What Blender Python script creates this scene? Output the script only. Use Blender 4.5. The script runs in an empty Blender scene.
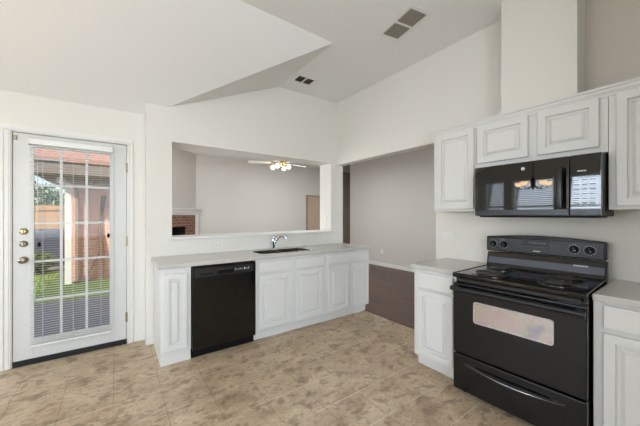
import bpy, bmesh, math, random
from mathutils import Vector, Matrix
random.seed(7)
S = bpy.context.scene
COL = S.collection

# ------------------------------------------------------------------ camera
YAW = 0.6224
cd = bpy.data.cameras.new('camera')
cam = bpy.data.objects.new('camera', cd); COL.objects.link(cam)
cam.location = (0, 0, 1.356); cam.rotation_euler = (math.pi/2, 0, -YAW)
cd.sensor_width = 36; cd.lens = 283.65/640*36; cd.shift_y = 2.2/640; cd.clip_start = .02; cd.clip_end = 400
S.camera = cam

# ------------------------------------------------------------------ world, sun, window daylight, fill lights, exposure
W = bpy.data.worlds.new('world'); S.world = W; W.use_nodes = True
wn = W.node_tree.nodes; wl = W.node_tree.links
bg = wn['Background']; sky = wn.new('ShaderNodeTexSky')
sky.sky_type = 'NISHITA'; sky.sun_disc = False; sky.sun_elevation = math.radians(36); sky.sun_rotation = math.radians(236)
sky.air_density = 1.0; sky.dust_density = .6
wl.new(sky.outputs[0], bg.inputs[0]); bg.inputs[1].default_value = .17

def light(name, kind, loc, rot, energy, color=(1, 1, 1), size=(1, 1), **kw):
    d = bpy.data.lights.new(name, kind); d.energy = energy; d.color = color
    if kind == 'AREA':
        d.shape = 'RECTANGLE'; d.size, d.size_y = size
    for k, v in kw.items(): setattr(d, k, v)
    o = bpy.data.objects.new(name, d); COL.objects.link(o); o.location = loc; o.rotation_euler = rot
    return o
sd = Vector((.75, .50, -.62)).to_track_quat('-Z', 'Y').to_euler()
light('sun', 'SUN', (-3, -3, 8), sd, 5.2, (1, .95, .87), angle=.02)
H2 = math.pi/2
# daylight at the breakfast windows (beyond the blinds), then unseen fill lights added behind the camera and in the living and dining rooms
WINS = [(3.0, 3.5), (2.02, 2.86), (1.05, 1.85)]
for a, b in WINS:
    light('window_daylight', 'AREA', (-3.22, (a+b)/2, 1.55), (0, -H2-.30, 0), (26 if a > 2.9 else 52 if a > 2 else 112)*(b-a), (.72, .84, 1), (1.35, b-a))
light('window_daylight', 'AREA', (-.9, -3.1, 1.55), (H2+.40, 0, -.12), 172, (.775, .88, 1), (3.8, 1.7))  # added light at an unseen rear window, brightens the sink wall
light('window_daylight', 'AREA', (.44, 5.0, 1.5), (0, -H2, 0), 34, (.92, .95, 1), (1.6, 1.2))  # fill added just inside the windowless left wall of the living room
light('window_daylight', 'AREA', (3.4, -1.25, 1.2), (H2, 0, 0), 40, (.85, .92, 1), (1.1, 1.2))  # fill added at an unseen opening in the dining end wall
light('dining_ceiling_light', 'AREA', (3.6, 4.7, 2.7), (0, 0, 0), 44, (.90, .95, 1), (1.0, 1.0))  # overhead fill added for the dining wall, without any fixture

S.view_settings.view_transform = 'Standard'
S.view_settings.look = 'None'
S.view_settings.gamma = 1
S.view_settings.exposure = .09
S.view_settings.use_curve_mapping = False

# ------------------------------------------------------------------ materials
def lin(c):
    r = []
    for v in c:
        v /= 255
        r.append(v/12.92 if v <= .04045 else ((v+.055)/1.055)**2.4)
    return (*r, 1)

def mat(name, rgb, rough=.5, metal=0, spec=.5, bump=None, coat=0, vary=None):
    m = bpy.data.materials.new(name); m.use_nodes = True
    n = m.node_tree.nodes; l = m.node_tree.links; p = n['Principled BSDF']
    p.inputs['Base Color'].default_value = lin(rgb); p.inputs['Roughness'].default_value = rough
    p.inputs['Metallic'].default_value = metal; p.inputs['Specular IOR Level'].default_value = spec
    p.inputs['Coat Weight'].default_value = coat
    tc = n.new('ShaderNodeTexCoord')
    if vary:            # (second colour, noise scale)
        nz = n.new('ShaderNodeTexNoise'); nz.inputs['Scale'].default_value = vary[1]; nz.inputs['Detail'].default_value = 4
        mx = n.new('ShaderNodeMix'); mx.data_type = 'RGBA'
        mx.inputs[6].default_value = lin(rgb); mx.inputs[7].default_value = lin(vary[0])
        l.new(tc.outputs['Object'], nz.inputs['Vector']); l.new(nz.outputs['Fac'], mx.inputs[0]); l.new(mx.outputs[2], p.inputs['Base Color'])
    if bump:            # (scale, strength)
        nz = n.new('ShaderNodeTexNoise'); nz.inputs['Scale'].default_value = bump[0]; nz.inputs['Detail'].default_value = 3
        b = n.new('ShaderNodeBump'); b.inputs['Strength'].default_value = bump[1]; b.inputs['Distance'].default_value = .004
        l.new(tc.outputs['Object'], nz.inputs['Vector']); l.new(nz.outputs['Fac'], b.inputs['Height']); l.new(b.outputs[0], p.inputs['Normal'])
    return m

def ramp(n, l, src, stops):
    r = n.new('ShaderNodeValToRGB'); e = r.color_ramp.elements
    e[0].position, e[0].color = stops[0][0], lin(stops[0][1])
    e[1].position, e[1].color = stops[-1][0], lin(stops[-1][1])
    for p_, c_ in stops[1:-1]:
        x = e.new(p_); x.color = lin(c_)
    l.new(src, r.inputs[0]); return r.outputs[0]

def mixc(n, l, f, a, b, mode='MIX'):
    m = n.new('ShaderNodeMix'); m.data_type = 'RGBA'; m.blend_type = mode
    for s, v in ((0, f), (6, a), (7, b)):
        if hasattr(v, 'node'): l.new(v, m.inputs[s])
        else: m.inputs[s].default_value = v
    return m.outputs[2]

def noise(n, l, vec, scale, detail=4, rough=.55, dist=0):
    z = n.new('ShaderNodeTexNoise'); z.inputs['Scale'].default_value = scale; z.inputs['Detail'].default_value = detail
    z.inputs['Roughness'].default_value = rough; z.inputs['Distortion'].default_value = dist
    l.new(vec, z.inputs['Vector']); return z.outputs['Fac']

def mapping(n, l, vec, loc=(0, 0, 0), rot=(0, 0, 0), scale=(1, 1, 1)):
    m = n.new('ShaderNodeMapping'); m.inputs['Location'].default_value = loc; m.inputs['Rotation'].default_value = rot
    m.inputs['Scale'].default_value = scale; l.new(vec, m.inputs['Vector']); return m.outputs[0]

def brick(n, l, vec, w, h, mortar, off, c1, c2, cm, bias=0):
    b = n.new('ShaderNodeTexBrick'); b.offset = off; b.offset_frequency = 2
    b.inputs['Scale'].default_value = 1; b.inputs['Brick Width'].default_value = w; b.inputs['Row Height'].default_value = h
    b.inputs['Mortar Size'].default_value = mortar; b.inputs['Mortar Smooth'].default_value = .2; b.inputs['Bias'].default_value = bias
    b.inputs['Color1'].default_value = lin(c1); b.inputs['Color2'].default_value = lin(c2); b.inputs['Mortar'].default_value = lin(cm)
    l.new(vec, b.inputs['Vector']); return b

def tile_floor():
    m = bpy.data.materials.new('stone_vinyl_tile'); m.use_nodes = True
    n = m.node_tree.nodes; l = m.node_tree.links; p = n['Principled BSDF']
    o = n.new('ShaderNodeTexCoord').outputs['Object']
    sp = n.new('ShaderNodeSeparateXYZ'); l.new(o, sp.inputs[0])
    def math_(op, a, b_=None):
        q = n.new('ShaderNodeMath'); q.operation = op
        for i, v in enumerate((a, b_)):
            if v is None: continue
            if hasattr(v, 'node'): l.new(v, q.inputs[i])
            else: q.inputs[i].default_value = v
        return q.outputs[0]
    def line(axis, off, w):                 # 1 on the joint, 0 elsewhere
        t = math_('FRACT', math_('ADD', math_('DIVIDE', math_('SUBTRACT', sp.outputs[axis], off), .303), 20.5))
        return math_('LESS_THAN', math_('ABSOLUTE', math_('SUBTRACT', t, .5)), w/.606)
    sm = mapping(n, l, o, rot=(0, 0, .6), scale=(1.0, 1.45, 1))
    base = ramp(n, l, noise(n, l, sm, 3.2, 6, .62, .5), [(.28, (162, 133, 98)), (.44, (187, 158, 121)), (.58, (202, 176, 139)), (.74, (217, 193, 159))])
    # rounded darker stones
    vo = noise(n, l, mapping(n, l, o, loc=(4, 1, 0), rot=(0, 0, .3), scale=(1, 1.3, 1)), 8.5, 2.2, .55, .35)
    c = mixc(n, l, ramp(n, l, vo, [(.55, (0, 0, 0)), (.60, (165, 165, 165)), (.72, (225, 225, 225))]), base, lin((125, 99, 71)))
    f1 = noise(n, l, sm, 13, 7, .72, 1.0)
    c = mixc(n, l, ramp(n, l, f1, [(.55, (0, 0, 0)), (.62, (205, 205, 205))]), c, lin((130, 102, 71)))
    f2 = noise(n, l, mapping(n, l, o, loc=(3, 7, 0), rot=(0, 0, .9), scale=(1, 1.6, 1)), 30, 8, .8, .8)
    c = mixc(n, l, ramp(n, l, f2, [(.53, (0, 0, 0)), (.62, (190, 190, 190))]), c, lin((115, 89, 62)))
    c = mixc(n, l, ramp(n, l, f2, [(.33, (160, 160, 160)), (.45, (0, 0, 0))]), c, lin((223, 201, 168)))
    # joints: pale and broken one way, thin and dark the other way
    brk = ramp(n, l, noise(n, l, o, 2.6, 2), [(.38, (0, 0, 0)), (.54, (205, 205, 205))])
    lx = math_('MULTIPLY', line(1, 2.205, .010), brk)
    c = mixc(n, l, lx, c, lin((218, 202, 172)))
    brk2 = ramp(n, l, noise(n, l, mapping(n, l, o, loc=(9, 2, 0)), 1.4, 2), [(.36, (0, 0, 0)), (.52, (200, 200, 200))])
    ly = math_('MULTIPLY', line(0, .284, .0042), brk2)
    c = mixc(n, l, ly, c, lin((104, 86, 66)))
    hs_ = n.new('ShaderNodeHueSaturation'); hs_.inputs['Saturation'].default_value = .84; l.new(c, hs_.inputs['Color']); c = hs_.outputs[0]
    l.new(c, p.inputs['Base Color']); p.inputs['Roughness'].default_value = .42; p.inputs['Specular IOR Level'].default_value = .4
    return m

def wood_floor():
    m = bpy.data.materials.new('dark_wood_planks'); m.use_nodes = True
    n = m.node_tree.nodes; l = m.node_tree.links; p = n['Principled BSDF']
    o = n.new('ShaderNodeTexCoord').outputs['Object']
    v = mapping(n, l, o, loc=(5, 5, 0), rot=(0, 0, math.pi/2))
    b = brick(n, l, v, 1.22, .125, .0012, .37, (98, 66, 48), (50, 32, 23), (32, 21, 16))
    g = ramp(n, l, noise(n, l, mapping(n, l, o, scale=(34, 2.2, 1)), 1, 5, .6), [(.3, (48, 31, 22)), (.7, (100, 68, 50))])
    c = mixc(n, l, .45, b.outputs['Color'], g)
    l.new(c, p.inputs['Base Color']); p.inputs['Roughness'].default_value = .38
    return m

def brick_wall(name, c1, c2, cm, w=.2, h=.075, mortar=.009):
    m = bpy.data.materials.new(name); m.use_nodes = True
    n = m.node_tree.nodes; l = m.node_tree.links; p = n['Principled BSDF']
    o = n.new('ShaderNodeTexCoord').outputs['Object']
    s = n.new('ShaderNodeSeparateXYZ'); l.new(o, s.inputs[0]); cb = n.new('ShaderNodeCombineXYZ')
    ad = n.new('ShaderNodeMath'); l.new(s.outputs[0], ad.inputs[0]); l.new(s.outputs[1], ad.inputs[1])
    l.new(ad.outputs[0], cb.inputs[0]); l.new(s.outputs[2], cb.inputs[1])
    v = mapping(n, l, cb.outputs[0], loc=(10, 10, 0))
    b = brick(n, l, v, w, h, mortar, .5, c1, c2, cm)
    c = mixc(n, l, .25, b.outputs['Color'], ramp(n, l, noise(n, l, o, 9), [(.3, c2), (.7, c1)]))
    l.new(c, p.inputs['Base Color']); p.inputs['Roughness'].default_value = .9
    return m

def planks(name, c1, c2, cm, w, axis='x'):
    m = bpy.data.materials.new(name); m.use_nodes = True
    n = m.node_tree.nodes; l = m.node_tree.links; p = n['Principled BSDF']
    o = n.new('ShaderNodeTexCoord').outputs['Object']
    v = mapping(n, l, o, loc=(20, 10, 10), rot=(math.pi/2, 0, math.pi/2) if axis == 'z' else (0, 0, 0))
    b = brick(n, l, v, 3, w, .006, .5, c1, c2, cm)
    l.new(b.outputs['Color'], p.inputs['Base Color']); p.inputs['Roughness'].default_value = .8
    return m

def glass(name, tint=(1, 1, 1), gloss=.012):
    m = bpy.data.materials.new(name); m.use_nodes = True
    n = m.node_tree.nodes; l = m.node_tree.links
    t = n.new('ShaderNodeBsdfTransparent'); t.inputs[0].default_value = (*tint, 1)
    g = n.new('ShaderNodeBsdfGlossy'); g.inputs['Roughness'].default_value = .02
    x = n.new('ShaderNodeMixShader'); x.inputs[0].default_value = gloss
    l.new(t.outputs[0], x.inputs[1]); l.new(g.outputs[0], x.inputs[2]); l.new(x.outputs[0], n['Material Output'].inputs[0])
    return m

def translucent(name, rgb):
    m = mat(name, rgb, .5); n = m.node_tree.nodes; l = m.node_tree.links
    t = n.new('ShaderNodeBsdfTranslucent'); t.inputs[0].default_value = lin(rgb)
    x = n.new('ShaderNodeMixShader'); x.inputs[0].default_value = .45
    l.new(n['Principled BSDF'].outputs[0], x.inputs[1]); l.new(t.outputs[0], x.inputs[2]); l.new(x.outputs[0], n['Material Output'].inputs[0])
    return m

def emit(name, rgb, strength):
    m = mat(name, rgb, .3); p = m.node_tree.nodes['Principled BSDF']
    p.inputs['Emission Color'].default_value = lin(rgb); p.inputs['Emission Strength'].default_value = strength
    return m

def oven_reflection():
    m = mat('silvered_oven_glass', (200, 190, 192), .2, metal=.85)
    n = m.node_tree.nodes; l = m.node_tree.links; p = n['Principled BSDF']
    o = n.new('ShaderNodeTexCoord').outputs['Object']
    z = noise(n, l, mapping(n, l, o, scale=(5, 1, 7)), 1.4, 2)
    c = ramp(n, l, z, [(.30, (176, 170, 190)), (.45, (204, 204, 190)), (.56, (214, 194, 206)), (.70, (190, 190, 176))])  # pink, grey and cream tints paint the room's reflection into the glass
    l.new(c, p.inputs['Base Color']); return m

M = dict(
    wall=mat('warm_white_wall_paint', (230, 226, 218), .75, bump=(55, .12), spec=.25),
    ceil=mat('ceiling_paint', (238, 237, 233), .9, bump=(90, .2), spec=.1),
    greige=mat('greige_wall_paint', (208, 203, 195), .8, bump=(55, .1), spec=.2),
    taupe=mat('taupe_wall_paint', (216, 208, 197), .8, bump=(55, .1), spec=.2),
    trim=mat('white_trim_paint', (231, 229, 223), .35, spec=.45),
    doorp=mat('white_door_paint', (215, 214, 209), .35, spec=.45),
    cab=mat('white_cabinet_paint', (224, 223, 219), .32, spec=.45),
    counter=mat('pale_quartz', (204, 202, 196), .25, vary=((192, 189, 182), 240)),
    black=mat('black_enamel', (9, 9, 10), .12, spec=.55),
    blacks=mat('black_satin_plastic', (20, 20, 22), .36, spec=.5),
    gripedge=mat('dark_gloss_edge', (96, 94, 92), .18, metal=.8),
    riser=mat('blue_grey_enamel', (92, 96, 108), .35, metal=.4),
    blackm=mat('black_matte_metal', (10, 10, 10), .6, spec=.2),
    door_b=mat('black_textured_door', (13, 13, 14), .22, spec=.5, bump=(300, .06)),
    mirror=mat('black_reflective_glass', (5, 5, 6), .03, spec=.7),
    ovenglass=oven_reflection(),
    silver=mat('silver_trim', (200, 198, 196), .3, metal=.7),
    dimmark=mat('dim_display_mark', (112, 114, 120), .4),
    grey=mat('grey_mark', (150, 150, 152), .5),
    lightgrey=mat('light_mark', (205, 205, 205), .5),
    panel=mat('charcoal_panel', (34, 35, 38), .3, spec=.5),
    disp=mat('display_window', (44, 47, 54), .15, spec=.6),
    chrome=mat('chrome', (215, 217, 220), .08, metal=1),
    steel=mat('brushed_steel', (74, 70, 64), .34, metal=.9),
    brass=mat('satin_brass', (176, 162, 122), .3, metal=1),
    nickel=mat('aged_nickel', (150, 140, 122), .28, metal=1),
    coil=mat('heating_coil', (78, 75, 72), .45, metal=.5),
    pan=mat('dark_drip_pan', (96, 92, 88), .2, metal=.9),
    copper=mat('browned_drip_pan', (150, 96, 62), .25, metal=.9),
    rubber=mat('black_rubber', (22, 21, 20), .7),
    plate=mat('white_plastic', (232, 230, 224), .35),
    slot=mat('dark_slot', (70, 66, 60), .6),
    ventin=mat('dark_duct', (54, 48, 40), .9),
    ventsl=mat('vent_louver', (158, 150, 138), .6),
    slat=mat('white_blind', (235, 234, 230), .45),
    thinslat=translucent('thin_white_slat', (238, 238, 236)),
    cord=mat('blind_cord', (200, 197, 190), .8),
    pane=glass('clear_pane'),
    brown=mat('brown_stained_door', (158, 138, 124), .5, vary=((144, 124, 110), 5)),
    tan=mat('tan_door', (196, 172, 148), .55, vary=((184, 160, 138), 4)),
    bulb=emit('lit_globe', (255, 238, 208), 1.6),
    amber=emit('lit_amber_shade', (255, 220, 168), 15),
    fanw=mat('white_fan_blade', (236, 232, 224), .4),
    fbrick=brick_wall('brown_red_brick', (142, 96, 76), (104, 68, 56), (160, 140, 122), .16, .06, .008),
    pbrick=brick_wall('pink_brick', (240, 186, 164), (222, 154, 132), (236, 218, 204)),
    soot=mat('sooty_firebox', (26, 23, 21), .95),
    log=mat('ceramic_log', (176, 150, 130), .8, vary=((120, 96, 80), 20)),
    tile=tile_floor(), wood=wood_floor(),
    conc=mat('grey_concrete', (168, 165, 166), .9, vary=((144, 142, 145), 5)),
    soil=mat('lawn_soil', (92, 112, 56), 1),
    grass=mat('grass_blade', (128, 168, 70), .8, vary=((166, 192, 104), 3)),
    soffit=mat('grey_soffit', (146, 136, 126), .8),
    roof=mat('pinkish_shingle', (206, 166, 150), .9, vary=((182, 142, 128), 30)),
    fence=planks('cedar_fence_boards', (206, 170, 124), (180, 142, 100), (110, 84, 58), .14, 'z'),
    acgrey=mat('slate_grey_metal', (92, 100, 116), .5),
    leaf=mat('shrub_leaf', (70, 98, 48), .7, vary=((110, 136, 72), 8)),
    bark=mat('vine_bark', (120, 92, 76), .9),
)

# ------------------------------------------------------------------ helpers
def tag(o, label=None, cat=None, group=None, kind=None):
    for k, v in (('label', label), ('category', cat), ('group', group), ('kind', kind)):
        if v: o[k] = v
    return o

def empty(name, loc, rotz=0, label=None, cat=None, group=None, kind=None):
    o = bpy.data.objects.new(name, None); COL.objects.link(o)
    o.location = loc; o.rotation_euler = (0, 0, rotz); o.empty_display_size = .1
    return tag(o, label, cat, group, kind)

class MB:
    def __init__(s): s.b = bmesh.new()
    def box(s, x0, x1, y0, y1, z0, z1, mtx=None):
        v = [s.b.verts.new(Vector((x, y, z))) for z in (z0, z1) for y in (y0, y1) for x in (x0, x1)]
        if mtx:
            for q in v: q.co = mtx @ q.co
        for f in ((0, 2, 3, 1), (4, 5, 7, 6), (0, 1, 5, 4), (2, 6, 7, 3), (0, 4, 6, 2), (1, 3, 7, 5)):
            s.b.faces.new([v[i] for i in f])
        return s
    def prism(s, pts, ext):
        """pts: closed outline of 3-D points; ext: extrusion vector"""
        a = [s.b.verts.new(Vector(p)) for p in pts]; e = Vector(ext)
        c = [s.b.verts.new(Vector(p)+e) for p in pts]
        s.b.faces.new(a[::-1]); s.b.faces.new(c)
        for i in range(len(a)):
            j = (i+1) % len(a); s.b.faces.new((a[i], a[j], c[j], c[i]))
        return s
    def rings(s, rings, cap0=True, cap1=True, closed=True):
        R = [[s.b.verts.new(Vector(p)) for p in r] for r in rings]
        for a, b in zip(R, R[1:]):
            m = len(a)
            for i in range(m if closed else m-1):
                j = (i+1) % m; s.b.faces.new((a[i], a[j], b[j], b[i]))
        if cap0 and closed: s.b.faces.new(R[0][::-1])
        if cap1 and closed: s.b.faces.new(R[-1])
        return s
    def tube(s, path, r, seg=10, cap=True):
        path = [Vector(p) for p in path]; rs = r if isinstance(r, (list, tuple)) else [r]*len(path)
        rings = []; up = None
        for i, p in enumerate(path):
            d = (path[min(i+1, len(path)-1)]-path[max(i-1, 0)]).normalized()
            if up is None: up = d.orthogonal().normalized()
            up = (up-d*up.dot(d)).normalized(); sd_ = d.cross(up)
            rings.append([p+(up*math.cos(2*math.pi*k/seg)+sd_*math.sin(2*math.pi*k/seg))*rs[i] for k in range(seg)])
        return s.rings(rings, cap, cap)
    def lathe(s, prof, c=(0, 0, 0), ax=(0, 0, 1), seg=20):
        ax = Vector(ax).normalized(); u = ax.orthogonal().normalized(); w = ax.cross(u); c = Vector(c)
        return s.rings([[c+ax*h+(u*math.cos(2*math.pi*k/seg)+w*math.sin(2*math.pi*k/seg))*max(r, 1e-4) for k in range(seg)] for r, h in prof])
    def panel(s, x0, x1, z0, z1, steps, back=0):
        """front faces -y; steps: (inset, how far it stands out)"""
        rr = [[(x0+i, -o, z0+i), (x1-i, -o, z0+i), (x1-i, -o, z1-i), (x0+i, -o, z1-i)] for i, o in steps]
        return s.rings(rr)
    def build(s, name, m, parent=None, smooth=False, bevel=0, seg=2):
        bmesh.ops.recalc_face_normals(s.b, faces=s.b.faces)
        me = bpy.data.meshes.new(name); s.b.to_mesh(me); s.b.free()
        me.materials.append(m)
        o = bpy.data.objects.new(name, me); COL.objects.link(o)
        if parent: o.parent = parent
        if smooth:
            for p in me.polygons: p.use_smooth = True
            try: me.set_sharp_from_angle(angle=math.radians(40))
            except Exception: pass
        if bevel:
            b = o.modifiers.new('bevel', 'BEVEL'); b.width = bevel; b.segments = seg; b.limit_method = 'ANGLE'; b.angle_limit = math.radians(40)
        return o

def copy_tree(o, parent=None):
    c = o.copy(); COL.objects.link(c); c.parent = parent
    for ch in list(o.children): copy_tree(ch, c)
    return c

def struct(name, mb, m, label=None, cat=None, **kw):
    return tag(mb.build(name, m, **kw), label, cat, None, 'structure')

def wall(mb, axis, f0, f1, a0, a1, z0, z1, holes=()):
    """wall slab: axis 'x' runs along x (f = y range), 'y' runs along y (f = x range); holes: (a0, a1, z0, z1)"""
    def bx(p, q, r, t):
        if q-p < 1e-4 or t-r < 1e-4: return
        if axis == 'x': mb.box(p, q, f0, f1, r, t)
        else: mb.box(f0, f1, p, q, r, t)
    cur = a0
    for h in sorted(holes):
        bx(cur, h[0], z0, z1); bx(h[0], h[1], z0, h[2]); bx(h[0], h[1], h[3], z1); cur = h[1]
    bx(cur, a1, z0, z1)
    return mb

# ------------------------------------------------------------------ room shell
YS, YB = 3.463, 3.756           # kitchen wall with the pass-through: two faces
YD = 3.633                      # wall of the glazed door
XR = 2.80                       # range wall
ZC = 3.105                      # flat ceiling
TX = 2.885                      # tile ends, wood begins

struct('floor', MB().box(-3.0, TX, -3.2, YD+.12, -.12, 0), M['tile'], 'stone patterned tan tile kitchen floor', 'floor')
mb = MB().box(TX, 7.4, -1.4, 8.4, -.12, 0); mb.box(.3, TX, YB-.02, 8.4, -.12, 0)
struct('floor_living', mb, M['wood'], 'dark wood plank floor of the dining and living rooms', 'floor')
struct('trim_1', MB().box(TX-.012, TX+.075, 1.76, YS, 0, .012), M['wood'], 'dark wood threshold between tile and plank floors', 'trim', bevel=.004)

# left (window) wall, wall behind the camera
struct('wall_left', wall(MB(), 'y', -3.0, -2.9, -3.2, 3.78, 0, 3.3, [(a, b, .95, 2.2) for a, b in WINS]), M['wall'], 'white wall with the breakfast windows', 'wall')
struct('wall_front', wall(MB(), 'x', -3.2, -3.05, -3.0, 2.93, 0, 3.3, [(-2.85, 1.05, .7, 2.4)]), M['wall'], 'white wall behind the viewpoint', 'wall')
# door wall
DX0, DX1, DZ = -.752, .090, 2.10
struct('wall_door', wall(MB(), 'x', YD, YD+.15, -2.9, .26, 0, 2.62, [(DX0-.012, DX1+.012, 0, DZ+.012)]), M['wall'], 'white wall around the glazed patio door', 'wall')
# pass-through wall
PX0, PX1, PZ0, PZ1 = .4925, 2.6936, 1.09, 2.16
struct('wall_back', wall(MB(), 'x', YS, YB, .25, 2.93, 0, 3.3, [(PX0, PX1, PZ0, PZ1)]), M['wall'], 'white wall with the wide pass-through above the sink', 'wall')
# range wall and header over the opening
mb = MB().box(XR, XR+.13, -3.2, 1.757, 0, 2.14).box(XR, XR+.13, .554, 1.757, 2.14, 3.3); mb.box(XR, XR+.13, 1.757, YS, 2.14, 3.3)
struct('wall_right', mb, M['wall'], 'white wall behind the range with header over the dining opening', 'wall')
struct('trim_2', MB().box(2.575, XR, .554, 1.028, 2.14, 3.3), M['wall'], 'white vent chase rising from the wall cabinets to the ceiling', 'chase')

struct('wall_end', MB().box(1.35, XR, -.53, -.415, 0, 3.3), M['wall'], 'white wall ending the range run beyond the photo edge', 'wall')  # out of view, added to block rear light from recess and chase side
struct('wall_recess', MB().box(XR, XR+.13, -3.2, .554, 2.14, 3.3), M['taupe'], 'taupe wall above the wall cabinets right of the vent chase', 'wall')  # same plane as the range wall, in a darker tone

# ceiling: slope from the door wall, slope from the pass-through wall, flat top
sa = .477
def ztop(y): return 2.53+(YS-y)*sa
ya = YS-(ZC-2.53)/sa; xc = .454+(ZC-2.53)/.43
yb = 3.75; xb = .454-(yb-YS)*(xc-.454)/(YS-ya)
mb = MB()
T = (0, 0, .1)
def slab(pts): mb.prism(pts, T)
slab([(-3, yb, ztop(yb)), (xb, yb, ztop(yb)), (xc, ya, ZC), (-3, ya, ZC)])
slab([(xb, yb, ztop(yb)), (xc, yb, ZC), (xc, ya, ZC)])
slab([(-3, -3.2, ZC), (-3, ya, ZC), (xc, ya, ZC), (xc, yb, ZC), (2.93, yb, ZC), (2.93, -3.2, ZC)])
struct('ceiling', mb, M['ceil'], 'vaulted off white kitchen ceiling', 'ceiling')

# living and dining rooms beyond
struct('wall_living_left', MB().box(.3, .42, YB, 8.3, 0, 2.9), M['greige'], 'greige living room wall beside the patio', 'wall')
struct('wall_living_back', wall(MB(), 'x', 6.9, 7.02, .42, 7.3, 0, 3.2, [(4.45, 5.27, 0, 1.94)]), M['greige'], 'greige far wall of the living room', 'wall')
struct('wall_dining', MB().box(5.75, 5.87, -1.3, 6.454, 0, 3.2), M['greige'], 'greige dining room wall seen through the opening', 'wall')
struct('wall_hall', MB().box(7.2, 7.3, 6.3, 6.9, 0, 3.2), M['greige'], 'greige wall at the end of the hall', 'wall')
struct('wall_hall_side', MB().box(5.87, 7.3, 6.30, 6.40, 0, 3.2), M['greige'], 'greige side wall of the hall', 'wall')
struct('wall_dining_end', wall(MB(), 'x', -1.4, -1.3, 2.93, 5.87, 0, 3.2, [(2.98, 4.1, .5, 2.1)]), M['greige'], 'greige end wall of the dining room', 'wall')
mb = MB().box(2.93, 4.88, -1.4, 7.02, 2.745, 2.9); mb.box(.3, 2.93, YB, 7.02, 2.745, 2.9); mb.box(4.80, 4.88, -1.4, 7.02, 2.9, 3.3); mb.box(4.88, 7.3, -1.4, 7.02, 3.2, 3.3)
struct('ceiling_living', mb, M['ceil'], 'flat off white living room ceiling', 'ceiling')
# diagonal corner wall that holds the fireplace
dq = .02
struct('wall_fireplace', MB().prism([(1.47, 6.9, 1.50), (.42, 5.85, 1.50), (.42, 6.9, 1.50)], (0, 0, 1.245)), M['greige'], 'greige diagonal corner wall above the mantel', 'wall')

# baseboards
struct('baseboard_dining', MB().box(5.735, 5.75, -1.3, 6.454, 0, .085), M['trim'], 'white baseboard along the dining wall', 'baseboard', bevel=.004)
struct('baseboard_door', MB().box(.149, .25, YD-.012, YD, 0, .085), M['trim'], 'short white baseboard beside the patio door', 'baseboard', bevel=.004)
struct('baseboard_back', MB().box(.25, .318, YS-.012, YS, 0, .085), M['trim'], 'short white baseboard beside the end cabinet', 'baseboard', bevel=.004)

# pass-through sill board
mb = MB().box(PX0-.028, PX1+.03, YS-.032, YS, PZ0, PZ0+.025); mb.box(PX0, PX1, YS, YB+.03, PZ0, PZ0+.025)
struct('trim_3', mb, M['trim'], 'white sill board of the pass-through', 'sill', bevel=.004)

struct('trim_7', MB().box(-5.0, -3.0, -1.6, 4.4, 2.36, 2.46), M['soffit'], 'porch roof outside the breakfast windows', 'eave')  # unseen slab added to stop sun entering the left windows
# breakfast windows with their blinds
for i, (a, b) in enumerate(WINS):
    w = empty('window_%d' % (i+1), (-2.95, (a+b)/2, .95), 0, ['narrow breakfast window beside the patio door', 'middle breakfast window behind the chandelier', 'breakfast window nearest the viewpoint'][i], 'window', None, 'structure')
    h = (b-a)/2
    f = MB()
    for y0, y1, z0, z1 in ((-h, -h+.05, 0, 1.25), (h-.05, h, 0, 1.25), (-h+.05, h-.05, 0, .05), (-h+.05, h-.05, 1.2, 1.25), (-h+.05, h-.05, .6, .64)):
        f.box(-.03, .03, y0, y1, z0, z1)
    f.build('window_frame', M['trim'], w)
    MB().box(-.004, .004, -h+.05, h-.05, .05, 1.2).build('glass_pane', M['pane'], w)
    s = MB(); k = 0
    z = .08
    while z < 1.2:
        s.box(-.02, .02, -h+.03, h-.03, -.001, .001, Matrix.Translation((.065, 0, z)) @ Matrix.Rotation(.62, 4, 'Y')); z += .042
    s.build('blind_slats', M['slat'], w)
    MB().box(.045, .095, -h+.03, h-.03, 1.2, 1.245).build('blind_headrail', M['slat'], w)

# ------------------------------------------------------------------ glazed patio door
door = empty('door_1', (DX0, YD, 0), 0, 'white patio door with a full grid of glass', 'door', None, 'structure')
DW = DX1-DX0
GX0, GX1, GZ0, GZ1 = .135, .700, .225, 1.985       # glass opening inside the slab (local)
mb = MB(); wall(mb, 'x', .004, .045, .004, DW-.004, .02, DZ-.006, [(GX0, GX1, GZ0, GZ1)])
mb.build('door_panel', M['doorp'], door, bevel=.002)
mb = MB()
for x0, x1, z0, z1 in ((GX0-.03, GX0+.006, GZ0-.03, GZ1+.03), (GX1-.006, GX1+.03, GZ0-.03, GZ1+.03), (GX0+.006, GX1-.006, GZ0-.03, GZ0+.006), (GX0+.006, GX1-.006, GZ1-.006, GZ1+.03)):
    mb.box(x0, x1, -.006, .006, z0, z1)
mb.build('glazing_frame', M['doorp'], door, bevel=.003)
MB().box(GX0, GX1, .022, .027, GZ0, GZ1).build('glass_pane', M['pane'], door)
mb = MB()
for k in (1, 2):
    x = GX0+(GX1-GX0)*k/3; mb.box(x-.010, x+.010, .010, .0215, GZ0, GZ1)
for k in range(1, 5):
    z = GZ0+(GZ1-GZ0)*k/5; mb.box(GX0, GX1, .0095, .0210, z-.010, z+.010)
mb.build('muntin_grid', M['trim'], door)
MB().box(.004, DW-.004, -.012, .04, .0, .035).box(.004, DW-.004, -.018, .0, .022, .05).build('bottom_sweep', M['rubber'], door)
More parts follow.
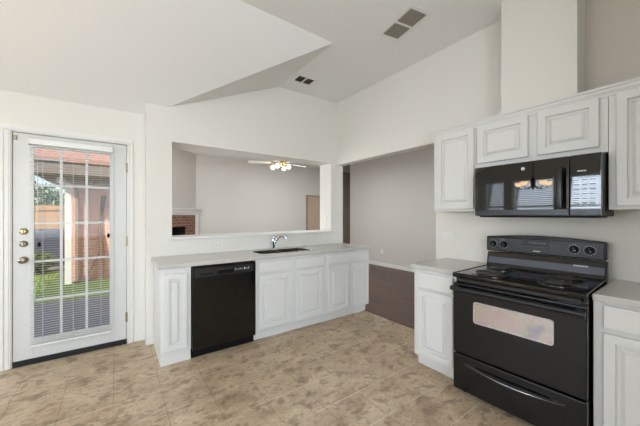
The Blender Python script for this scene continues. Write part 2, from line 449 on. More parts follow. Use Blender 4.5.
for zk, r, m, nm in ((1.21, .03, 'brass', 'deadbolt'), (1.098, .029, 'nickel', 'deadbolt')):
    d = MB().lathe([(r, 0), (r, .006), (r*.8, .014), (r*.55, .016), (r*.5, .02)], (.072, .004, zk), (0, -1, 0)).build(nm, M[m], door, True)
    MB().box(.066, .078, -.036, -.016, zk-.018, zk+.018).build('thumb_turn', M[m], d, bevel=.003)
k = MB().lathe([(.032, 0), (.032, .006), (.02, .012), (.012, .016), (.011, .036), (.018, .042), (.027, .05), (.029, .058), (.026, .066), (.014, .071), (.0, .072)], (.072, .004, .953), (0, -1, 0)).build('door_knob', M['nickel'], door, True)
MB().box(.0665, .0775, -.071, -.067, .949, .957).build('lock_button', M['slot'], k)
for zk in (1.86, 1.08, .28):
    MB().lathe([(.007, -.05), (.007, .05)], (DW+.002, -.004, zk), (0, 0, 1), 10).box(DW-.014, DW+.0, -.001, .004, zk-.05, zk+.05).build('hinge', M['nickel'], door, True)
MB().box(.008, .03, -.012, .004, DZ-.07, DZ-.03).build('door_latch_guard', M['nickel'], door, bevel=.002)
# casing and jamb
mb = MB()
for x0, x1 in ((DX0-.062, DX0-.006), (DX1+.006, DX1+.055)):
    mb.box(x0, x1, YD-.012, YD, 0, DZ+.006)
    for b0, b1, bd in ((.0, .012, .020), (.020, .044, .016)): mb.box(x0+b0, x0+b1, YD-bd, YD-.012, 0, DZ+.006)
mb.box(DX0-.062, DX1+.055, YD-.016, YD, DZ+.006, DZ+.062); mb.box(DX0-.05, DX1+.043, YD-.023, YD-.016, DZ+.018, DZ+.05)
struct('trim_4', mb, M['trim'], 'white casing around the patio door', 'casing', bevel=.003)
mb = MB()
mb.box(DX0-.012, DX0, YD+.0, YD+.15, 0, DZ+.012); mb.box(DX1, DX1+.012, YD, YD+.15, 0, DZ+.012); mb.box(DX0, DX1, YD, YD+.15, DZ, DZ+.012)
mb.box(DX0, DX0+.012, YD+.05, YD+.07, 0, DZ); mb.box(DX1-.012, DX1, YD+.05, YD+.07, 0, DZ)
struct('trim_5', mb, M['trim'], 'white jamb of the patio door', 'jamb')

# ------------------------------------------------------------------ raised panel cabinets (local: x right, y depth, z up; front at y = 0)
DOOR = [(.005, 0), (.005, .008), (0, .009), (0, .018), (.003, .022), (.048, .022), (.0495, .002), (.062, .001), (.066, .002), (.083, .014), (.0835, .0200), (.089, .0205)]
DRAWER = [(.005, 0), (.005, .008), (0, .009), (0, .016), (.007, .022), (.012, .0225)]
def door_mesh(x0, x1, z0, z1, steps=DOOR):
    w = min(x1-x0, z1-z0)
    if w/2 < .11:
        s = (w/2-.012)/.089
        steps = [(i*s if i > .006 else i, o) for i, o in steps]
    return MB().panel(x0, x1, z0, z1, steps)

def cabinet(name, label, loc, rot, w, z0, z1, depth, doors, drawers=(), toe=.045, toe_z=.10, ends=(0, 0), group=None):
    r = empty(name, loc, rot, label, 'cabinet', group)
    t = .018; e = .0006
    b = MB()
    b.box(e, t, .019, depth, z0, z1); b.box(w-t, w-e, .019, depth, z0, z1)
    b.box(t, w-t, .019, depth, z0, z0+t); b.box(t, w-t, depth-.008, depth, z0+t, z1)
    if toe is None: b.box(t, w-t, .019, depth-.008, z1-t, z1)
    b.build('cabinet_body', M['cab'], r)
    MB().box(e, w-e, 0, .019, z0, z1).build('face_frame', M['cab'], r, bevel=.0015)
    if toe is not None:
        MB().box(e+ends[0], w-e-ends[1], toe, toe+.016, 0, z0).box(e+ends[0], e+ends[0]+t, toe+.016, depth, 0, z0).box(w-e-t-ends[1], w-e-ends[1], toe+.016, depth, 0, z0).build('toe_kick', M['cab'], r)
    for d in doors: door_mesh(*d).build('cabinet_door', M['cab'], r)
    for d in drawers: door_mesh(*d, steps=DRAWER).build('drawer_front', M['cab'], r)
    return r

FY = 2.870          # face frames of the sink run
DZ0, DZ1, WZ0, WZ1 = .128, .706, .732, .850
CT = .876
BG, UG = 'white base cabinets', 'white wall cabinets'
cabinet('base_cabinet', 'slim white end cabinet with one tall narrow raised panel beside the dishwasher', (.317, FY, 0), 0, .252, .10, CT, .585, [(.022, .214, .133, .825)], toe=.018, group=BG)
cabinet('base_cabinet', 'white sink base cabinet with two doors just past the dishwasher', (1.207, FY, 0), 0, .933, .10, CT, .585, [(.032, .436, DZ0, DZ1), (.493, .890, DZ0, DZ1)], [(.032, .436, WZ0, WZ1), (.493, .890, WZ0, WZ1)], group=BG)
cabinet('base_cabinet', 'white double door cabinet with one wide drawer at the far end of the sink run', (2.140, FY, 0), 0, .768, .10, CT, .585, [(.042, .390, DZ0, DZ1), (.406, .750, DZ0, DZ1)], [(.042, .750, WZ0, WZ1)], ends=(0, .02), group=BG)
FX = 2.207          # face frames of the range run
cabinet('base_cabinet', 'narrow white base cabinet standing between the dining opening and the range', (FX, 1.600, 0), -H2, .409, .10, CT, .585, [(.046, .375, DZ0, .697)], [(.046, .375, .715, WZ1)], toe=.06, group=BG)
cabinet('base_cabinet', 'white base cabinet cut off by the photo edge right of the range', (FX, .4055, 0), -H2, .80, .10, CT, .585, [(.043, .405, DZ0, .706), (.415, .778, DZ0, .706)], [(.043, .778, .732, .858)], toe=.06, group=BG)
UX = 2.557
cabinet('wall_cabinet', 'tall narrow white wall cabinet left of the microwave', (UX, 1.624, 0), -H2, .404, 1.392, 2.15, .238, [(.038, .391, 1.412, 2.118)], toe=None, group=UG)
cabinet('wall_cabinet', 'short white two door wall cabinet above the microwave', (UX, 1.219, 0), -H2, .820, 1.762, 2.15, .238, [(.016, .389, 1.80, 2.118), (.450, .780, 1.80, 2.118)], toe=None, group=UG)
cabinet('wall_cabinet', 'tall white wall cabinet cut off by the photo edge right of the microwave', (UX, .398, 0), -H2, .80, 1.392, 2.15, .238, [(.036, .405, 1.412, 2.118), (.415, .778, 1.412, 2.118)], toe=None, group=UG)
# crown moulding swept round the wall cabinets
prof = [(0, 2.112), (.006, 2.114), (.008, 2.128), (.022, 2.146), (.024, 2.158), (.034, 2.164), (.034, 2.178), (0, 2.178)]
R = []
for px_, py_, kx, ky in ((XR, 1.624, 0, .6), (UX, 1.624, -1, .6), (UX, -.402, -1, 0)):
    R.append([(px_+kx*o, py_+ky*o, z) for o, z in prof])
struct('trim_6', MB().rings(R), M['cab'], 'white crown moulding along the wall cabinet tops', 'moulding')

# countertops
def poly_with_holes(name, outer, holes, z0, z1, m, bevel=.006):
    b = bmesh.new(); edges = []
    for lp in [outer]+holes:
        v = [b.verts.new((x, y, z0)) for x, y in lp]
        for i in range(len(v)): edges.append(b.edges.new((v[i], v[(i+1) % len(v)])))
    g = bmesh.ops.triangle_fill(b, use_beauty=True, edges=edges)
    f = [x for x in g['geom'] if isinstance(x, bmesh.types.BMFace)]
    e = bmesh.ops.extrude_face_region(b, geom=f)
    bmesh.ops.translate(b, verts=[v for v in e['geom'] if isinstance(v, bmesh.types.BMVert)], vec=(0, 0, z1-z0))
    s = MB(); s.b.free(); s.b = b
    return s.build(name, m, bevel=bevel)

def rrect(x0, x1, y0, y1, r, n=5):
    p = []
    for cx, cy, a in ((x1-r, y1-r, 0), (x0+r, y1-r, 90), (x0+r, y0+r, 180), (x1-r, y0+r, 270)):
        for k in range(n+1):
            t = math.radians(a+90*k/n); p.append((cx+r*math.cos(t), cy+r*math.sin(t)))
    return p
SX0, SX1, SY0, SY1 = 1.32, 2.02, 2.965, 3.29
tag(poly_with_holes('countertop', [(.29, 2.843), (2.925, 2.843), (2.925, YS-.0005), (.29, YS-.0005)], [rrect(SX0, SX1, SY0, SY1, .06)], CT+.0005, .914, M['counter']),
    'long pale countertop with the sink cut into it under the pass-through', 'countertop')
tag(MB().box(2.180, XR-.0005, 1.1925, 1.630, CT+.0005, .914).build('countertop', M['counter'], bevel=.005), 'small pale countertop on the cabinet left of the range', 'countertop')
tag(MB().box(2.180, XR-.0005, -.41, .4055, CT+.0005, .914).build('countertop', M['counter'], bevel=.005), 'pale countertop on the cabinet right of the range', 'countertop')

# sink
sk = empty('kitchen_sink', ((SX0+SX1)/2, (SY0+SY1)/2, .70), 0, 'stainless double bowl sink set into the long countertop', 'sink')
def loc(pts, z): return [(x-(SX0+SX1)/2, y-(SY0+SY1)/2, z-.70) for x, y in pts]
mid = 1.64
for x0, x1 in ((SX0-.004, mid-.008), (mid+.008, SX1+.004)):
    rr = []
    for ins, z in ((.0055, .9155), (.009, .910), (.014, .74), (.04, .715), (.12, .712)):
        rr.append(loc(rrect(x0+ins, x1-ins, SY0-.004+ins, SY1+.004-ins, max(.06-ins*.3, .012)), z))
    o_ = MB().rings(rr, cap0=False).build('sink_bowl', M['steel'], sk, True)
    cx = (x0+x1)/2-(SX0+SX1)/2
    MB().lathe([(.038, 0), (.04, .003), (.03, .004), (.026, .001)], (cx, 0, .0125)).build('drain', M['chrome'], o_, True)
MB().box(mid-.009-(SX0+SX1)/2, mid+.009-(SX0+SX1)/2, -(SY1-SY0)/2+.01, (SY1-SY0)/2-.01, .12, .205).build('bowl_divider', M['steel'], sk, bevel=.005)
ro = rrect(SX0-.014, SX1+.014, SY0-.014, SY1+.014, .07); ri = rrect(SX0+.003, SX1-.003, SY0+.003, SY1-.003, .058)
MB().rings([loc(ro, .9145), loc(ro, .9160), loc(ri, .9172), loc(ri, .9146)], False, False).build('sink_rim', M['silver'], sk, True)
# faucet
fa = empty('kitchen_faucet', (1.655, 3.345, .914), 0, 'chrome single lever pull out faucet behind the sink', 'faucet')
MB().lathe([(.028, 0), (.028, .006), (.021, .012), (.019, .09), (.022, .10), (.022, .135), (.012, .15), (.0, .153)]).build('faucet_body', M['chrome'], fa, True)
P_ = [(.008, -.006, .06), (.022, -.016, .10), (.045, -.032, .145), (.072, -.052, .172), (.098, -.072, .180), (.118, -.086, .172)]
sp = MB().tube(P_, [.013, .014, .014, .014, .016, .018], 14).build('spout', M['chrome'], fa, True)
MB().tube([(.118, -.086, .173), (.127, -.092, .160), (.133, -.097, .138)], [.018, .021, .019], 14).build('spray_head', M['chrome'], sp, True)
MB().tube([(0, 0, .145), (.01, -.006, .168), (.035, -.02, .196), (.05, -.03, .20)], [.012, .010, .008, .007], 10).build('lever_handle', M['chrome'], fa, True)

# ------------------------------------------------------------------ dishwasher
dw = empty('dishwasher', (.573, 2.862, 0), 0, 'black built in dishwasher between white cabinets of the sink run', 'dishwasher')
DWW = .628
MB().box(.01, DWW-.01, .03, .56, .012, .868).build('tub', M['blackm'], dw)
MB().box(.003, DWW-.003, .035, .045, .0, .085).build('toe_panel', M['blackm'], dw)
dd = MB().box(.003, DWW-.003, -.018, .028, .085, .868).build('dishwasher_door', M['black'], dw, bevel=.005)
# raised border round the door, control strip with pocket handle
mb = MB()
mb.box(.003, .022, -.022, -.018, .095, .866); mb.box(DWW-.022, DWW-.003, -.022, -.018, .095, .866); mb.box(.022, DWW-.022, -.022, -.018, .850, .866)
mb.build('door_border', M['black'], dd, bevel=.0015)
cp = MB().box(.022, DWW-.022, -.024, -.018, .768, .849).build('control_panel', M['blacks'], dd, bevel=.002)
MB().box(.235, .395, -.0265, -.024, .778, .818).build('handle_pocket', M['blackm'], cp, bevel=.002)
MB().box(.225, .405, -.034, -.024, .819, .829).build('pocket_lip', M['gripedge'], cp, bevel=.002)
MB().box(.07, .19, -.0245, -.024, .785, .80).build('vent_grille', M['blackm'], cp)
for i in range(7):
    x = .405+i*.023
    MB().box(x, x+(.014 if i % 3 else .008), -.0255, -.024, .800, .800+(.014 if i % 2 else .022)).build('control_button', M['lightgrey'] if i in (0, 4, 6) else M['grey'], cp, bevel=.001)

# ------------------------------------------------------------------ electric range
RW = .760
rg = empty('electric_range', (2.095, 1.172, 0), -H2+.028, 'black freestanding electric coil range between white base cabinets', 'range')
MB().box(.002, RW-.002, .045, .66, .035, .885).build('range_body', M['black'], rg, bevel=.003)
for x in (.05, RW-.05):
    for y in (.09, .60):
        MB().lathe([(.018, 0), (.018, .012), (.012, .014), (.012, .036)], (x, y, 0)).build('leveling_foot', M['blackm'], rg, True)
# oven door
od = MB().box(.002, RW-.002, 0, .044, .322, .845).build('oven_door', M['door_b'], rg, bevel=.008, seg=3)
wx0, wx1, wz0, wz1 = .160, .606, .584, .724
mb = MB()
ou = rrect(wx0-.009, wx1+.007, wz0-.008, wz1+.007, .018); inn = rrect(wx0, wx1, wz0, wz1, .012)
mb.rings([[(x, .0, z) for x, z in ou], [(x, -.004, z) for x, z in ou], [(x, -.004, z) for x, z in inn], [(x, .0, z) for x, z in inn]], False, False)
mb.build('window_border', M['silver'], od)
MB().prism([(x, -.001, z) for x, z in inn], (0, -.0012, 0)).build('oven_window', M['ovenglass'], od)
hd = MB().tube([(.008, -.045, .812), (RW-.002, -.045, .812)], .017, 14).build('oven_handle', M['blacks'], od, True)
for x in (.03, RW-.03):
    MB().box(x-.018, x+.018, -.045, .0, .797, .827).build('handle_bracket', M['blacks'], hd, bevel=.004)
# storage drawer with scooped bright grip
dr = MB().box(.002, RW-.002, 0, .044, .045, .312).build('storage_drawer', M['door_b'], rg, bevel=.008, seg=3)
N = 24; rr = []
for i in range(N+1):
    t = i/N; x = .09+t*.58; s_ = math.sin(math.pi*t)
    rr.append([(x, -.001, .262), (x, -.004-.016*s_, .258-.004*s_), (x, -.006-.020*s_, .250-.018*s_), (x, -.001, .246-.026*s_)])
MB().rings(rr).build('drawer_grip', M['black'], dr, True)
mb = MB().tube([(.09+.58*i/N, -.006-.021*math.sin(math.pi*i/N), .252-.017*math.sin(math.pi*i/N)) for i in range(N+1)], [.0015+.0045*math.sin(math.pi*i/N) for i in range(N+1)], 8)
mb.build('grip_edge', M['gripedge'], dr, True)
# cooktop
ct = MB().box(-.001, RW+.001, -.012, .60, .886, .918).build('cooktop', M['black'], rg, bevel=.010, seg=3)
MB().box(.03, RW-.03, -.004, .012, .858, .884).build('vent_strip', M['blacks'], rg, bevel=.003)
MB().box(.06, RW-.06, -.0075, -.004, .868, .873).build('bright_strip', M['steel'], rg)
mb = MB()
mb.box(-.001, .012, -.004, .60, .918, .922); mb.box(RW-.012, RW+.001, -.004, .60, .918, .922); mb.box(.012, RW-.012, -.004, .010, .918, .922)
mb.build('cooktop_lip', M['black'], ct, bevel=.002)
for i, (x, y, r_) in enumerate(((.205, .14, .102), (.165, .43, .082), (.585, .17, .082), (.575, .42, .102))):
    bn = MB().lathe([(r_+.018, 0), (r_+.018, .004), (r_+.008, .005), (r_-.004, .002), (.03, .0015), (.0, .0015)], (x, y, .918), seg=28).build('drip_pan', M['pan'], ct, True)
    mb = MB(); pts = []
    turns = 4 if r_ > .09 else 3.3
    for k in range(int(turns*26)):
        a = 2*math.pi*k/26; q = .018+(r_-.022)*k/(turns*26)
        pts.append((x+q*math.cos(a), y+q*math.sin(a), .931))
    mb.tube(pts, .0058, 6)
    mb.build('coil_burner', M['coil'], bn, True)
MB().lathe([(.03, 0), (.03, .002), (.0, .003)], (.385, .30, .918)).build('surface_stain', M['copper'], ct, True)
# backguard
bgd = MB().prism([(0, .575, .905), (0, .612, 1.035), (0, .655, 1.035), (0, .655, .905)], (RW, 0, 0)).build('backguard_riser', M['black'], rg, bevel=.004)
MB().prism([(.012, .5835, .942), (.012, .6075, 1.016), (.012, .6105, 1.016), (.012, .5865, .942)], (RW-.024, 0, 0)).build('riser_strip', M['riser'], bgd, bevel=.002)
pts = [(0, .585, 1.040)]
top = []
for i in range(13):
    t = i/12; top.append((t*RW, .585, 1.172+.022*math.sin(math.pi*t)))
pr = [(0, .585, 1.045)]+top+[(RW, .585, 1.045)]
cpn = MB().prism(pr, (0, .07, 0)).build('control_panel', M['black'], rg, bevel=.008, seg=3)
MB().box(.012, RW-.012, .580, .586, 1.052, 1.160).build('panel_face', M['panel'], cpn, bevel=.002)
dsp = MB().box(.278, .448, .577, .5805, 1.092, 1.155).build('clock_display', M['disp'], cpn, bevel=.001)
for i in range(6):
    MB().box(.318+i*.019, .330+i*.019, .5758, .577, 1.134, 1.141).build('display_mark', M['dimmark'], dsp)
for i in range(8):
    MB().box(.290+i*.019, .301+i*.019, .5758, .577, 1.102, 1.106).build('display_mark', M['dimmark'], dsp)
MB().box(.345, .392, .5785, .5805, 1.068, 1.075).build('maker_badge', M['lightgrey'], cpn, bevel=.001)
MB().box(.115, .150, .5792, .5805, 1.150, 1.154).build('panel_mark', M['grey'], cpn)
for x in (.055, .138, .592, .676):
    kn = MB().lathe([(.026, 0), (.025, .006), (.022, .018), (.020, .020), (.0, .0205)], (x, .580, 1.108), (0, -1, 0), 20).build('burner_knob', M['blackm'], cpn, True)
    MB().box(x-.004, x+.004, .553, .561, 1.092, 1.126).build('knob_pointer', M['lightgrey'] if 0 else M['blacks'], kn, bevel=.001)
    MB().box(x+.006, x+.010, .5585, .5605, 1.098, 1.106).build('knob_mark', M['lightgrey'], kn)
    mb = MB()
    for k in range(14):
        a = 2*math.pi*k/14
        mb.box(x+.033*math.cos(a)-.0022, x+.033*math.cos(a)+.0016, .579, .5805, 1.108+.033*math.sin(a)-.0016, 1.108+.033*math.sin(a)+.0016)
    mb.build('dial_marks', M['lightgrey'], cpn)
MB().box(.585, .665, .594, .5955, .986, .996).build('riser_badge', M['lightgrey'], bgd)

# ------------------------------------------------------------------ over the range microwave
mw = empty('microwave', (2.430, 1.1685, 1.345), -H2, 'black over the range microwave hung under the short wall cabinet', 'microwave')
MWW = .762; MH = .404
MB().box(.002, MWW-.002, .03, .365, .004, MH).build('microwave_body', M['blacks'], mw, bevel=.003)
MB().box(.03, MWW-.03, .02, .33, -.006, .004).build('bottom_grille', M['blackm'], mw)
md = MB().box(.002, .606, -.006, .029, .008, MH-.002).build('microwave_door', M['mirror'], mw, bevel=.004)
MB().prism([(x, -.0062, z) for x, z in rrect(.045, .50, .085, .285, .012)], (0, -.0008, 0)).build('door_window', M['mirror'], md)
MB().box(.004, .604, -.009, -.006, .010, .050).build('lower_rail', M['panel'], md, bevel=.001)
MB().lathe([(.012, 0), (.012, .0015), (.0105, .002), (.010, .0012), (.0, .0012)], (.345, -.006, .352), (0, -1, 0)).build('round_badge', M['lightgrey'], md, True)
h = MB().tube([(.567, -.040, .060), (.567, -.044, .10), (.567, -.044, .29), (.567, -.040, .33)], .0165, 14).build('door_handle', M['black'], md, True)
for z in (.075, .315):
    MB().box(.556, .578, -.040, -.004, z-.012, z+.012).build('handle_mount', M['black'], h, bevel=.003)
pn = MB().box(.610, MWW-.002, -.006, .029, .008, MH-.002).build('control_panel', M['mirror'], mw, bevel=.004)
MB().box(.612, MWW-.004, -.009, -.006, .010, .050).build('lower_rail', M['panel'], pn, bevel=.001)
MB().box(.648, .690, -.0075, -.006, .292, .300).build('clock_digits', M['lightgrey'], pn)
for r_ in range(6):
    for c in range(3):
        MB().box(.632+c*.038, .658+c*.038, -.0066, -.006, .085+r_*.030, .091+r_*.030).build('keypad_mark', M['grey'], pn)

# ------------------------------------------------------------------ wall plates
def plate(name, label, loc_, rotz, w=.07, kind='outlet', n=1):
    r = empty(name, loc_, rotz, label, 'switch' if kind == 'switch' else 'outlet')
    p = MB().box(-w/2, w/2, -.006, 0, -.0575, .0575).build('cover_plate', M['plate'], r, bevel=.003)
    for i in range(n):
        cx = (i-(n-1)/2)*.046
        if kind == 'switch':
            MB().box(cx-.017, cx+.017, -.009, -.006, -.034, .034).build('rocker', M['plate'], p, bevel=.002)
        else:
            for z in (-.02, .02):
                s = MB().box(cx-.014, cx+.014, -.008, -.006, z-.014, z+.014).build('socket', M['plate'], p, bevel=.003)
                MB().box(cx-.008, cx-.005, -.0086, -.008, z-.004, z+.006).box(cx+.005, cx+.008, -.0086, -.008, z-.004, z+.006).build('slots', M['slot'], s)
    return r
def outlet_h(name, label, loc_):
    r = empty(name, loc_, 0, label, 'outlet')
    p = MB().box(-.0575, .0575, -.006, 0, -.035, .035).build('cover_plate', M['plate'], r, bevel=.003)
    for x in (-.02, .02):
        s = MB().box(x-.014, x+.014, -.008, -.006, -.014, .014).build('socket', M['plate'], p, bevel=.003)
        MB().box(x-.006, x+.004, -.0086, -.008, -.008, -.005).box(x-.006, x+.004, -.0086, -.008, .005, .008).build('slots', M['slot'], s)
outlet_h('wall_outlet', 'white sideways outlet on the low wall above the dishwasher', (.982, YS-.0005, 1.0))
outlet_h('wall_outlet', 'white sideways outlet on the low wall just right of the faucet', (1.969, YS-.0005, 1.0))
outlet_h('wall_outlet', 'white sideways outlet on the low wall near the end of the long countertop', (2.503, YS-.0005, 1.0))
plate('light_switch', 'white rocker switch on the bright jamb of the pass-through', (PX1-.0005, 3.60, 1.31), -H2, kind='switch')
plate('light_switch', 'white switch plate above the small countertop left of the range', (XR-.0005, 1.612, 1.135), -H2, .115, 'switch', 2)
plate('wall_outlet', 'white upright outlet low on the dining room wall', (5.7495, 5.18, .39), -H2)

# ------------------------------------------------------------------ ceiling vents
def vent(label, loc_, rot, w, d, gap_along):
    r = empty('ceiling_vent', loc_, rot, label, 'vent', 'ceiling vents')
    fr = MB(); m_ = .035
    for x0, x1, y0, y1 in ((-w/2-m_, w/2+m_, -d/2-m_, -d/2), (-w/2-m_, w/2+m_, d/2, d/2+m_), (-w/2-m_, -w/2, -d/2, d/2), (w/2, w/2+m_, -d/2, d/2), (-.011, .011, -d/2, d/2)):
        fr.box(x0, x1, y0, y1, -.007, -.0005)
    fr.build('vent_frame', M['plate'], r, bevel=.0015)
    for sx in (-1, 1):
        x0, x1 = (-w/2, -.011) if sx < 0 else (.011, w/2)
        g = MB().box(x0, x1, -d/2, d/2, -.0012, -.0006).build('vent_opening', M['ventin'], r)
        s = MB(); n = int(d/.026)
        for k in range(n):
            y = -d/2+(k+.5)*d/n
            s.box(x0, x1, -.0065, .0065, -.0006, .0006, Matrix.Translation((0, y, -.0055)) @ Matrix.Rotation(.55, 4, 'X'))
        s.build('louvers', M['ventsl'], g)
vent('large two panel return vent in the flat ceiling above the dining opening', (2.139, 1.664, ZC), math.radians(90-10), .375, .185, 0)
vent('small two panel vent in the flat ceiling near the pass-through wall', (1.975, 3.10, ZC), math.radians(-2), .225, .145, 0)

# ------------------------------------------------------------------ blind on the patio door
bl = empty('mini_blind', (0, YD, 0), 0, 'white mini blind lowered with open slats over the patio door glass', 'blind')
bx0, bx1 = -.638, -.036
hr = MB().box(bx0, bx1, -.062, -.028, 1.995, 2.045).build('headrail', M['slat'], bl, bevel=.003)
for x in (bx0-.004, bx1):
    MB().box(x, x+.004, -.066, -.006, 1.99, 2.05).build('mounting_bracket', M['plate'], hr)
s = MB(); z = .205
while z < 1.985:
    s.box(bx0+.006, bx1-.006, -.0095, .0095, -.0004, .0004, Matrix.Translation((0, -.045, z)) @ Matrix.Rotation(-.04, 4, 'X')); z += .0215
s.build('slats', M['thinslat'], bl)
MB().box(bx0+.006, bx1-.006, -.057, -.033, .168, .182).build('bottom_rail', M['slat'], bl, bevel=.003)
for x in (bx0+.09, (bx0+bx1)/2, bx1-.09):
    MB().box(x-.001, x+.001, -.0585, -.0575, .17, 1.995).box(x-.001, x+.001, -.0325, -.0315, .17, 1.995).build('ladder_cord', M['cord'], bl)
MB().tube([(bx0+.06, -.068, 1.99), (bx0+.06, -.07, 1.2)], .003, 6).build('tilt_wand', M['cord'], bl)
for x, z in ((bx0+.07, 1.07), (bx1-.03, 1.13)):
    MB().lathe([(.006, 0), (.011, .01), (.012, .03), (.005, .042)], (x, -.069, z), seg=8).build('cord_tassel', M['blackm'], bl, True)

# ------------------------------------------------------------------ living room: fireplace, fan, doors
fp = empty('fireplace', (1.47, 6.9, 0), math.radians(45), 'brick corner fireplace with white mantel seen through the pass-through', 'fireplace')
FW0, FW1 = -1.48, -.005
mt = MB().box(FW0, FW1+.0, -.11, .0, 1.40, 1.47).box(FW0, FW1, -.16, .0, 1.47, 1.50).build('mantel', M['trim'], fp, bevel=.006)
# brick surround with firebox opening (-1.10 .. -.385)
b_ = MB(); wall(b_, 'x', -.06, 0, -1.38, -.115, 0, 1.36, [(-1.10, -.385, .25, 1.12)])
b_.build('brick_surround', M['fbrick'], fp)
MB().box(FW0, FW1, -.07, 0, 1.36, 1.40).box(FW0, -1.385, -.08, 0, 0, 1.36).box(-.11, FW1, -.08, 0, 0, 1.36).build('mantel_legs', M['trim'], fp, bevel=.004)
fb = MB()
fb.box(-1.10, -.385, .30, .32, .25, 1.12); fb.box(-1.12, -1.10, 0, .32, .25, 1.12); fb.box(-.385, -.365, 0, .32, .25, 1.12); fb.box(-1.12, -.365, 0, .32, 1.12, 1.14); fb.box(-1.12, -.365, 0, .32, .23, .25)
fb.build('firebox', M['soot'], fp)
for z, y, x0, x1 in ((.31, .10, -1.0, -.48), (.31, .2, -.95, -.5), (.40, .15, -.98, -.52)):
    MB().tube([(x0, y, z), ((x0+x1)/2, y+.02, z+.01), (x1, y-.01, z)], [.05, .058, .045], 10).build('gas_log', M['log'], fp, True)

fan = empty('ceiling_fan', (2.74, 5.2, 2.745), 0, 'white and brass ceiling fan with lit globe lights beyond the pass-through', 'ceiling fan')
MB().lathe([(.065, -.001), (.06, -.03), (.02, -.055)], seg=20).build('canopy', M['brass'], fan, True)
MB().lathe([(.012, -.05), (.012, -.21)], seg=10).build('downrod', M['brass'], fan, True)
MB().lathe([(.03, -.19), (.09, -.22), (.105, -.26), (.105, -.31), (.09, -.335), (.05, -.345)], seg=24).build('motor_housing', M['brass'], fan, True)
for k in range(5):
    a = math.radians(10+72*k); m_ = Matrix.Rotation(a, 4, 'Z') @ Matrix.Translation((0, 0, -.325)) @ Matrix.Rotation(.2, 4, 'X')
    b_ = MB().box(.10, .22, -.012, .012, -.004, .004, m_).build('blade_iron', M['brass'], fan)
    q = MB(); q.prism([tuple(m_ @ Vector(p)) for p in ((.19, -.05, .005), (.40, -.065, .005), (.60, -.068, .005), (.65, -.045, .005), (.66, 0, .005), (.65, .045, .005), (.60, .068, .005), (.40, .065, .005), (.19, .05, .005))], tuple(m_.to_3x3() @ Vector((0, 0, .007))))
    q.build('fan_blade', M['fanw'], fan)
lk = MB().lathe([(.05, -.335), (.06, -.35), (.04, -.375), (.02, -.385)], seg=20).build('light_kit', M['brass'], fan, True)
for k in range(4):
    a = math.radians(40+90*k); c, s_ = math.cos(a), math.sin(a)
    ar = MB().tube([(.04*c, .04*s_, -.355), (.12*c, .12*s_, -.352), (.165*c, .165*s_, -.365)], .009, 8).build('lamp_arm', M['brass'], fan, True)
    MB().lathe([(.015, .02), (.022, .012), (.036, -.01), (.045, -.035), (.04, -.062), (.022, -.078), (0, -.082)], (.175*c, .175*s_, -.372), seg=16).build('lamp_globe', M['bulb'], ar, True)

light('fan_lamp', 'POINT', (2.74, 5.2, 2.27), (0, 0, 0), 5, (1, .87, .70), shadow_soft_size=.12)
mb = empty('door_2', (4.45, 6.9, 0), 0, 'tan interior door in a brown frame on the far living room wall', 'door', None, 'structure')
MB().box(.06, .80, .03, .07, .01, 1.92).build('door_panel', M['tan'], mb)
MB().box(-.0, .06, -.012, .11, 0, 1.94).box(.80, .819, -.012, .11, 0, 1.94).box(.06, .80, -.012, .11, 1.92, 1.939).build('door_frame', M['brown'], mb)
hsp = empty('door_3', (5.80, 6.9, 0), 0, 'brown stained tall door at the hall beyond the dining opening', 'door', None, 'structure')
MB().box(0, .9, -.05, -.008, .01, 2.72).build('door_panel', M['brown'], hsp, bevel=.003)  # brown colour stands in for the hall wall in shade
MB().lathe([(.025, 0), (.03, .02), (.0, .04)], (.83, -.05, 1.0), (0, -1, 0)).build('door_knob', M['nickel'], hsp, True)

# ------------------------------------------------------------------ chandelier of the breakfast area (seen mirrored in the microwave)
ch = empty('chandelier', (-1.46, 1.98, ZC), 0, 'dark five light chandelier mirrored in the microwave door', 'chandelier')
MB().lathe([(.06, -.001), (.055, -.025), (.012, -.04)], seg=18).build('canopy', M['blackm'], ch, True)
MB().lathe([(.008, -.035), (.008, -1.10)], seg=8).build('stem', M['blackm'], ch, True)
MB().lathe([(.01, -1.03), (.03, -1.07), (.045, -1.15), (.03, -1.23), (.012, -1.27), (0, -1.29)], seg=16).build('chandelier_body', M['blackm'], ch, True)
for k in range(5):
    a = 2*math.pi*k/5+.3; c, s_ = math.cos(a), math.sin(a)
    ar = MB().tube([(.03*c, .03*s_, -1.20), (.12*c, .12*s_, -1.27), (.20*c, .20*s_, -1.25), (.235*c, .235*s_, -1.19)], .008, 8).build('chandelier_arm', M['blackm'], ch, True)
    MB().lathe([(.02, 0), (.04, .015), (.055, .04), (.06, .07), (.055, .072), (.036, .03), (.0, .02)], (.235*c, .235*s_, -1.205), seg=16).build('lamp_shade', M['amber'], ar, True)

# ------------------------------------------------------------------ outside
struct('ground_patio', MB().box(-6, .3, YD+.15, 6.35, -.2, -.08), M['conc'], 'grey concrete patio slab outside the door', 'patio')
struct('ground_lawn', MB().box(-14, .3, 6.35, 22, -.22, -.10), M['soil'], 'lawn soil beyond the patio', 'ground')
g = MB()
for i in range(7000):
    x = random.uniform(-4.2, .28); y = 6.38+random.random()**1.4*4.5
    if x > -1.15 and y > 5.7: continue
    if y > 9.3: continue
    a = random.uniform(0, 6.28); hh = random.uniform(.04, .11); w_ = .012
    dx, dy = math.cos(a)*w_, math.sin(a)*w_; lx, ly = random.uniform(-.03, .03), random.uniform(-.03, .03)
    vs = [g.b.verts.new(p) for p in ((x-dx, y-dy, -.101), (x+dx, y+dy, -.101), (x+lx, y+ly, -.1+hh))]
    g.b.faces.new(vs)
tag(g.build('lawn_grass', M['grass']), 'short green lawn grass beyond the patio', 'grass', None, 'stuff')
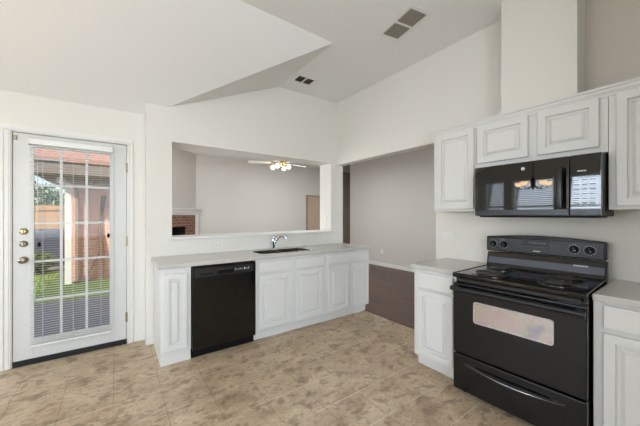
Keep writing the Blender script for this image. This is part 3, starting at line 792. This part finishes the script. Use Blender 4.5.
# neighbouring wing: brick wall, porch roof on a white post
hs = empty('brick_house', (-.9, 8.25, -.1), 0, 'pink brick house wing with a porch roof beyond the lawn', 'house')
MB().box(0, 1.15, 0, 3.5, 0, 2.9).build('brick_wall', M['pbrick'], hs)
MB().box(-.10, 1.15, -2.25, 3.5, 2.14, 2.20).build('porch_ceiling', M['soffit'], hs)
MB().box(-.16, 1.15, -2.30, -2.25, 2.10, 2.30).box(-.16, -.10, -2.25, 3.5, 2.10, 2.30).build('fascia_board', M['soffit'], hs)
MB().prism([(-.2, -2.34, 2.302), (1.15, -2.34, 2.302), (1.15, 1.2, 4.3), (.9, 1.2, 4.3)], (0, 0, .05)).build('shingle_roof', M['roof'], hs)
MB().box(0.02, .13, -.32, -.21, 0, 2.14).build('porch_post', M['trim'], hs)
MB().box(.16, .22, -.06, 0, 0, 2.14).build('downspout', M['brown'], hs)
lf = MB().box(.02, .13, -1.3, -1.15, 2.05, 2.14).build('porch_light', M['plate'], hs)
vn = MB()
for k in range(4):
    x = .55+k*.03
    vn.tube([(-.9+x-.25*(k == 0), 8.15-.1*(k == 0), -.1), (-.9+x+.02, 8.2, .5), (-.9+x-.03*k+.05, 8.22, 1.1), (-.9+x+.06, 8.235, 1.8)], [.03, .02, .014, .008], 7)
tag(vn.build('bare_vine', M['bark'], None, True), 'bare brown vine stems climbing the pink brick wall', 'vine')
# fence with posts, condenser, shrubs
fn = empty('wooden_fence', (-9, 13.0, -.1), 0, 'weathered cedar board fence at the back of the lawn', 'fence')
MB().box(0, 9.0, 0, .03, 0, 1.78).build('fence_boards', M['fence'], fn)
MB().box(0, 9.0, -.04, 0, 1.62, 1.70).box(0, 9.0, -.04, 0, .25, .33).build('fence_rail', M['fence'], fn)
ac = empty('air_conditioner', (-1.95, 11.0, -.1), 0, 'slate grey outdoor air conditioner box in front of the fence', 'air conditioner')
MB().box(-.75, .75, -.5, .5, .05, 1.05).build('housing', M['acgrey'], ac, bevel=.03)
s = MB()
for k in range(14):
    s.box(-.7, .7, -.53, -.50, .12+k*.062, .15+k*.062)
s.build('side_louvers', M['acgrey'], ac)
MB().box(-.85, .85, -.6, .6, 0, .05).build('pad', M['conc'], ac)
def shrub(name, label, c, r_, n, cat):
    s = MB()
    for i in range(n):
        d = Vector((random.gauss(0, 1), random.gauss(0, 1), random.gauss(0, 1))).normalized()*random.uniform(.5, 1)
        p = Vector((c[0]+d.x*r_[0], c[1]+d.y*r_[1], c[2]+d.z*r_[2])); z_ = random.uniform(.04, .09)*max(1, r_[0])
        u = Vector((random.gauss(0, 1), random.gauss(0, 1), random.gauss(0, 1))).normalized(); w_ = u.orthogonal().normalized()
        vs = [s.b.verts.new(p+q) for q in (-u*z_, w_*z_*.5, u*z_, -w_*z_*.5)]
        s.b.faces.new(vs)
    rt = empty(name, (c[0], c[1], -.1), 0, label, cat)
    o = s.build('foliage', M['leaf'], rt); o.matrix_parent_inverse = Matrix.Translation((-c[0], -c[1], .1))
    t = MB().tube([(0, 0, 0), (.03, .02, (c[2]+.1)*.6), (0, 0, c[2]+.1)], [.05*r_[0], .035*r_[0], .02*r_[0]], 7).build('trunk', M['bark'], rt)
shrub('garden_shrub', 'low green shrub growing at the lawn edge by the grey condenser', (-1.75, 9.8, .18), (.5, .3, .28), 900, 'shrub')
shrub('garden_tree', 'bushy green tree rising behind the cedar fence', (-2.7, 15.5, 1.9), (1.2, 1.0, .8), 1800, 'tree')
